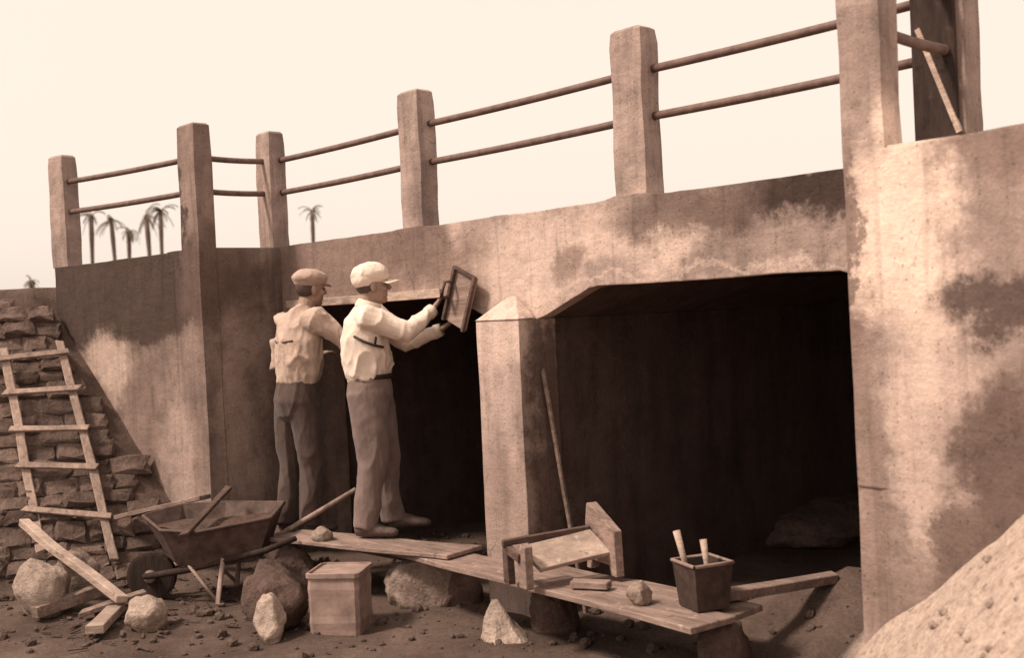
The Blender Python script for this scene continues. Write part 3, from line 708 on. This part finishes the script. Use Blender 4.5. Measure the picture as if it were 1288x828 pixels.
# forearms inside the sleeves run on into the hands
shN, elN, wrN = w2(.02, -.17, 1.335), w2(.26, -.12, 1.235), w2(.405, .0, 1.36)
shF, elF, wrF = w2(.03, .17, 1.34), w2(.22, .24, 1.16), w2(.44, .17, 1.235)
for s_, e_, q_ in ((shN, elN, wrN), (shF, elF, wrF)):
    b.tube([s_, s_.lerp(e_, .5), e_, e_.lerp(q_, .5), q_], [.05, .046, .040, .036, .027], 10)
b.tube([w2(0, 0, .75), w2(-.02, 0, 1.0), w2(-.02, 0, 1.3)], [(.12, .1), (.13, .1), (.13, .09)], 14)
b.tube([w2(-.01, 0, 1.3), shN], [.06, .05], 10); b.tube([w2(-.01, 0, 1.3), shF], [.06, .05], 10)
for sg, kn, an in ((-1, w2(.015, -.09, .41), w2(-.055, -.12, .07)), (1, w2(.05, .09, .42), w2(.11, .13, .07))):
    b.tube([w2(-.01, sg*.08, .82), kn, an], [.085, .055, .04], 10)
hand(b, wrN, Rh*.55 + Fh*.45 + Vector((0,0,.75)), Rh*.8 - Vector((0,0,.5)) + Fh*.2, .28, 1.0, 1)
hand(b, wrF, Rh*.75 + Fh*.2 + Vector((0,0,.5)), Rh*.6 - Vector((0,0,.8)), .45, 1.0, -1)
me = union(b, .0055, 2)
body = finish(me, 'body', m_skin, p2, B2)
ey = MB()
for sg in (-1, 1): ey.ball(q2(.080, sg*.031, .008), (.009, .014, .006), hm2, 8, 6)
e_ = ey.build('eyes', m_eye, p2, True, base=B2)
# hair
hb = MB(); hb.ball(q2(-.026, 0, .012), (.084, .0765, .07), hm2); finish(union(hb, .008, 1), 'hair', m_hair, p2, B2)
# cap with a soft crown and a peak
cpb = MB(); cpb.ball(q2(-.012, 0, .072), (.118, .098, .078), hm2, 20, 12); cpb.ball(q2(-.045, 0, .045), (.085, .092, .065), hm2); cpb.ball(q2(.045, 0, .055), (.062, .078, .045), hm2)
mc = union(cpb, .007, 3); folds(mc, .003, 12, 1, 2)
capo = finish(mc, 'cap', m_cap, p2, B2)
vs = []; n_ = 11
for th in (.006, -.004):
    for i in range(4):
        for k in range(n_):
            a = (k/(n_-1)-.5)*2.2; rr_ = .082 + .075*(i/3)*(math.cos(a*.72)**.8)
            vs.append(q2(.012+rr_*math.cos(a), rr_*.92*math.sin(a), .034 - .012*(i/3) - .020*abs(math.sin(a))**2 + th*.5))
fs = [(i*n_+k, i*n_+k+1, (i+1)*n_+k+1, (i+1)*n_+k) for i in range(3) for k in range(n_-1)]
m_ = 4*n_; fs += [tuple(a+m_ for a in f[::-1]) for f in fs]
edge = [k for k in range(n_)] + [i*n_+n_-1 for i in range(1, 4)] + [3*n_+k for k in range(n_-2, -1, -1)] + [i*n_ for i in (2, 1)]
fs += [(edge[i], edge[(i+1) % len(edge)], edge[(i+1) % len(edge)]+m_, edge[i]+m_) for i in range(len(edge))]
MB().add(vs, fs).build('peak', m_cap, capo, True, base=B2)
# shirt
sb_ = MB()
sb_.tube([w2(.0, 0, .955), w2(-.005, 0, 1.0), w2(-.01, 0, 1.08), w2(-.015, 0, 1.20), w2(-.015, 0, 1.30), w2(.0, 0, 1.365), w2(.01, 0, 1.405)],
        [(.128, .145), (.142, .165), (.150, .18), (.148, .195), (.125, .185), (.085, .125), (.060, .068)], 20, up=tuple(Fh))
sb_.tube([w2(.0, -.11, 1.325), shN, shN.lerp(elN, .5), elN, elN.lerp(wrN, .45), wrN.lerp(elN, .08)], [.08, .082, .070, .066, .052, .038], 14)
sb_.tube([w2(.0, .11, 1.325), shF, shF.lerp(elF, .5), elF, elF.lerp(wrF, .45), wrF.lerp(elF, .08)], [.08, .082, .070, .064, .050, .038], 14)
sb_.tube([w2(.008, 0, 1.38), w2(.022, 0, 1.425)], [.074, .066], 14)
ms = union(sb_, .008, 5); folds(ms, .012, 8, .5, 1, lambda c: .55 + .8*max(0, 1-abs(c.z-(B2.z+1.02))/.12))
finish(ms, 'shirt', m_shirt, p2, B2)
MB().tube([w2(.006, 0, 1.385), w2(.016, 0, 1.41), w2(.024, 0, 1.435)], [.083, .080, .070], 18, caps=False).build('collar', m_shirt, p2, True, base=B2)
for e_, q_ in ((elN, wrN), (elF, wrF)):
    MB().tube([q_.lerp(e_, .16), q_.lerp(e_, -.02)], [.045, .042], 14).build('cuff', m_shirt, p2, True, base=B2)
# trousers
tb = MB()
tb.tube([w2(.005, 0, .975), w2(.0, 0, .93), w2(-.005, 0, .86), w2(-.002, 0, .79), w2(.01, 0, .73)], [(.122, .142), (.136, .154), (.144, .165), (.125, .15), (.06, .08)], 20, up=tuple(Fh))
tb.tube([w2(-.015, -.08, .88), w2(.0, -.088, .65), w2(.01, -.095, .45), w2(-.025, -.11, .25), w2(-.055, -.12, .055)], [(.125, .085), (.108, .088), (.090, .076), (.078, .068), (.074, .066)], 16, up=tuple(Fh))
tb.tube([w2(.005, .08, .88), w2(.04, .088, .65), w2(.06, .095, .45), w2(.07, .11, .25), w2(.085, .13, .055)], [(.122, .085), (.104, .088), (.088, .076), (.074, .066), (.07, .064)], 16, up=tuple(Fh))
mt_ = union(tb, .009, 7); folds(mt_, .010, 7, .34, 4, lambda c: .5 + .9*max(0, 1-abs(c.z-(B2.z+.30))/.28))
finish(mt_, 'trousers', m_trous, p2, B2)
MB().tube([w2(.002, 0, .958), w2(.002, 0, .985)], [(.137, .156), (.137, .156)], 28, up=tuple(Fh)).build('belt', m_belt, p2, True, base=B2)
# shirt pocket and dark tool strap on the near side
MB().tube([w2(-.06, -.186, 1.225), w2(.0, -.197, 1.19), w2(.06, -.185, 1.165), w2(.11, -.15, 1.15)], .008, 8).build('strap', m_belt, p2, True, base=B2)
MB().tube([w2(.065, -.185, 1.17), w2(.072, -.178, 1.215)], .007, 8).build('strap', m_belt, p2, True, base=B2)
def shoe(b, hl, d, mirror=0):
    d = d.normalized(); u_ = Vector((0,0,1))
    b.tube([hl - d*.045 + u_*.045, hl + u_*.05, hl + d*.07 + u_*.048, hl + d*.14 + u_*.034, hl + d*.20 + u_*.028, hl + d*.225 + u_*.022],
           [(.025, .035), (.040, .050), (.044, .046), (.048, .032), (.042, .026), (.018, .014)], 12, up=(0,0,1))
    b.tube([hl + u_*.04, hl + u_*.10], [.042, .045], 12)
for a_, b__, dd in ((-.075, -.12, Rh*.95 - Fh*.15), (.10, .13, Rh + Fh*.05)):
    sh = MB(); shoe(sh, w2(a_, b__, .002), dd); finish(union(sh, .008, 2), 'shoe', m_shoe, p2, B2)
# plastering board in his hand
fl = empty('plastering_board', (-5.31, 4.34, 1.80), 'small framed plastering board held against the wall', 'board')
fb_ = fl.location; ftop = (Vector((.13, 0, .30))).normalized(); fs_ = Vector((.30, 0, -.13)).normalized(); fn = Vector((0, 1, 0))
def fp(s_, t_, n2): return fb_ + fs_*s_ + ftop*t_ + fn*n2
MB().ebox(fp(0, -.165, .05), fp(0, .165, .05), .20, .014, up=(0,1,0), n=2).build('blade', m_wood, fl, base=fb_)
for sg in (-1, 1): MB().ebox(fp(sg*.095, -.17, .032), fp(sg*.095, .175, .032), .022, .022, up=(0,1,0), n=2).build('side_batten', m_wood_dark, fl, base=fb_, bevel=.002)
MB().ebox(fp(-.1, .168, .031), fp(.1, .168, .031), .018, .018, up=(0,1,0)).build('end_batten', m_wood_dark, fl, base=fb_, bevel=.002)
MB().tube([fp(-.085, -.02, .026), fp(-.085, -.02, -.03), fp(-.085, .08, -.03), fp(-.085, .08, .026)], .012, 8).build('handle', m_wood_dark, fl, True, base=fb_)

# ---- man in the tan cap: three-quarter back view, leaning a little to the right
p1, w1 = person((-6.70, 4.05, .307), 'man in tan cap and pale shirt working with his back turned', 0, 0)
B1 = p1.location
f1 = (Rh*.78 + Fh*.62).normalized(); l1 = Vector((-f1.y, f1.x, 0))        # facing, left
def v1(f_, l_, a, z): return B1 + f1*f_ + l1*l_ + Rh*a + Vector((0,0,z))
b = MB(); hc = v1(.06, 0, .105, 1.615)
q1, hm1 = head(b, hc, (Rh*.80 + Fh*.55).normalized(), Vector((0,0,1)) + Rh*.08)
b.tube([v1(.0, 0, .08, 1.36), v1(.02, 0, .09, 1.46), v1(.04, 0, .10, 1.55)], [.075, .06, .058], 12)
sL, eL, hL = v1(.0, .20, .07, 1.40), v1(-.01, .255, .04, 1.13), v1(.22, .17, .06, 1.16)
sR, eR, hR = v1(.0, -.20, .08, 1.41), v1(.16, -.27, .13, 1.24), v1(.36, -.20, .15, 1.25)
for s_, e_, q_ in ((sL, eL, hL), (sR, eR, hR)):
    b.tube([s_, s_.lerp(e_, .5), e_, e_.lerp(q_, .5), q_], [.05, .046, .040, .036, .027], 10)
    b.tube([v1(0, 0, .08, 1.36), s_], [.06, .05], 10)
b.tube([v1(0, 0, .03, .8), v1(0, 0, .05, 1.05), v1(0, 0, .08, 1.36)], [(.13, .1), (.13, .1), (.13, .09)], 14)
for sg, kn, an in ((1, v1(.02, .09, .0, .44), v1(-.04, .10, -.01, .07)), (-1, v1(.05, -.09, .02, .44), v1(.0, -.10, .02, .07))):
    b.tube([v1(0, sg*.08, .03, .85), kn, an], [.085, .055, .04], 10)
hand(b, hL, f1 + Vector((0,0,.3)), Vector((0,0,-1)), .4, 1.0, -1); hand(b, hR, f1 + Vector((0,0,.1)), Vector((0,0,-1)), .45, 1.0, 1)
finish(union(b, .0055, 2), 'body', m_skin, p1, B1)
ey = MB()
for sg in (-1, 1): ey.ball(q1(.080, sg*.031, .008), (.009, .014, .006), hm1, 8, 6)
ey.build('eyes', m_eye, p1, True, base=B1)
hb = MB(); hb.ball(q1(-.026, 0, .012), (.084, .0765, .075), hm1); finish(union(hb, .008, 1), 'hair', m_hair, p1, B1)
cpb = MB(); cpb.ball(q1(-.01, 0, .075), (.122, .108, .062), hm1, 20, 12); cpb.ball(q1(-.03, 0, .05), (.09, .09, .05), hm1)
mc = union(cpb, .007, 3); folds(mc, .003, 12, 1, 5); cap1 = finish(mc, 'cap', m_cap2, p1, B1)
MB().tube([q1(.06, 0, .045), q1(.10, 0, .038), q1(.14, 0, .026)], [(.075, .009), (.068, .007), (.03, .005)], 14, up=tuple(hm1 @ Vector((0,0,1)))).build('peak', m_cap2, cap1, True, base=B1)
sb_ = MB()
sb_.tube([v1(0, 0, .045, 1.0), v1(0, 0, .05, 1.06), v1(-.005, 0, .06, 1.16), v1(-.01, 0, .07, 1.28), v1(0, 0, .08, 1.38), v1(.01, 0, .085, 1.46), v1(.03, 0, .09, 1.50)],
        [(.165, .125), (.18, .14), (.19, .145), (.195, .14), (.185, .118), (.115, .085), (.064, .06)], 20, up=tuple(f1))
for s_, e_, q_, sg in ((sL, eL, hL, 1), (sR, eR, hR, -1)):
    sb_.tube([v1(0, sg*.12, .08, 1.40), s_, s_.lerp(e_, .5), e_, e_.lerp(q_, .5), q_.lerp(e_, .15)], [.08, .082, .068, .060, .050, .042], 14)
ms = union(sb_, .008, 5); folds(ms, .012, 8, .5, 8)
shirt1 = finish(ms, 'shirt', m_shirt2, p1, B1)
# canvas panel of his waistcoat: the shirt surface on the lower back, lifted by the cloth's thickness
bm = bmesh.new(); bm.from_mesh(ms); bm.normal_update()
sel = []
for f_ in bm.faces:
    c = f_.calc_center_median() + B1; d = c - v1(0, 0, .05, 0); z = c.z - B1.z
    if 1.0 < z < 1.27 and d.dot(f1) < -.02 and -.17 < d.dot(l1) < .15 : sel.append(f_)
keep = set(sel); bmesh.ops.delete(bm, geom=[f_ for f_ in bm.faces if f_ not in keep], context='FACES'); bm.normal_update()
for v in bm.verts: v.co += v.normal*.004
mp_ = bpy.data.meshes.new('back_panel'); bm.to_mesh(mp_); bm.free(); mp_.materials.append(m_panel)
link(bpy.data.objects.new('back_panel', mp_), p1)
def on_back(l_, z):
    best = None
    for v in ms.vertices:
        c = v.co + B1; d = c - v1(0, 0, .06, 0)
        if d.dot(f1) < 0:
            e2 = (d.dot(l1)-l_)**2 + (c.z-B1.z-z)**2
            if best is None or e2 < best[0]: best = (e2, c + v.normal*.006)
    return best[1]
for path in ([(.15, 1.0), (.152, 1.08), (.152, 1.17), (.15, 1.27), (.10, 1.278), (.03, 1.275), (-.06, 1.275), (-.13, 1.28)],):
    MB().tube([on_back(*p) for p in path], .006, 6).build('seam_strap', m_trous2, p1, True, base=B1)
tb = MB()
tb.tube([v1(0, 0, .045, 1.03), v1(0, 0, .04, .96), v1(-.005, 0, .03, .88), v1(0, 0, .03, .80), v1(.01, 0, .03, .74)], [(.160, .125), (.170, .138), (.176, .145), (.155, .125), (.09, .06)], 20, up=tuple(f1))
tb.tube([v1(-.01, .08, .03, .90), v1(.01, .09, .01, .66), v1(.02, .09, .0, .45), v1(-.01, .095, -.01, .25), v1(-.035, .10, -.01, .06)], [(.09, .115), (.094, .10), (.08, .086), (.068, .073), (.064, .070)], 16, up=tuple(f1))
tb.tube([v1(.0, -.08, .03, .90), v1(.03, -.09, .03, .66), v1(.045, -.09, .02, .45), v1(.02, -.095, .02, .25), v1(.005, -.10, .02, .06)], [(.09, .115), (.094, .10), (.08, .086), (.068, .073), (.064, .070)], 16, up=tuple(f1))
mt_ = union(tb, .009, 7); folds(mt_, .010, 7, .34, 9, lambda c: .6 + .8*max(0, 1-abs(c.z-(B1.z+.35))/.3))
finish(mt_, 'trousers', m_trous2, p1, B1)
for l_, a_, dd in ((.10, -.015, f1 + l1*.2), (-.10, .02, f1 - l1*.15)):
    sh = MB(); shoe(sh, v1(-.03, l_, a_, .002), dd); finish(union(sh, .008, 2), 'shoe', m_shoe, p1, B1)

# ------------------------------------------------------------------ palms far beyond the bridge
def palm(base, h, lean, seed, label, crown=1.0, group=None):
    o = empty('palm_tree', base, label, 'palm tree', group); rr = random.Random(seed); B = o.location
    pts = [B + Vector((lean*(i/6)**2, lean*.3*(i/6)**2, h*i/6)) for i in range(7)]
    MB().tube(pts, [.22, .16, .14, .13, .15, .19, .14], 8).build('trunk', m_bark, o, True, base=B)
    top = pts[-1]; b = MB()
    for k in range(rr.randint(11, 22)):
        az = rr.uniform(0, 6.28); el = rr.uniform(-.8, 1.2); ln = rr.uniform(.8, 1.9)*crown
        d = Vector((math.cos(az)*math.cos(el), math.sin(az)*math.cos(el), math.sin(el))); p = top.copy(); spine = [p.copy()]
        for j in range(6):
            d = (d + Vector((0,0,-.30))).normalized(); p = p + d*ln/6; spine.append(p.copy())
        for j in range(1, 7):
            t = (spine[j]-spine[j-1]).normalized(); sd_ = t.cross(Vector((0,0,1)));
            if sd_.length < .05: continue
            sd_.normalize()
            for sg in (-1, 1):
                for m2 in (0, .5):
                    a = spine[j-1].lerp(spine[j], m2); e2 = a + sd_*sg*.34*crown*(1-j/9) + t*.22*crown + Vector((0,0,-.16*crown))
                    b.add([a - t*.02, a + t*.07, e2], [(0, 1, 2)])
            b.add([spine[j-1]+sd_*.018, spine[j-1]-sd_*.018, spine[j]-sd_*.012, spine[j]+sd_*.012], [(0,1,2,3)])
    b.build('crown', m_frond, o, base=B)
G = 'distant palms beyond the railing'
for k, (x, y, zt_, ln, cr) in enumerate(((-80.7, 33.1, 9.9, .2, .95), (-85.4, 36.9, 10.1, -.3, 1.0), (-91.5, 40.6, 9.8, .2, .8), (-76.0, 35.3, 9.5, -.2, 1.05), (-85.0, 40.4, 10.8, .1, 1.0))):
    palm((x, y, 2.02), zt_-2.02, ln, 200+k, 'distant palm under the wing wall railing, %s from its end post' % ('first', 'second', 'third', 'fourth', 'fifth')[k], cr, G)
palm((-85.7, 54.6, 2.02), 9.2, .1, 210, 'distant palm tree seen between the posts of the main railing', .75)
palm((-112.2, 40.0, 2.02), 4.8, .1, 211, 'short distant palm tree beyond the end post of the wing wall', .7)
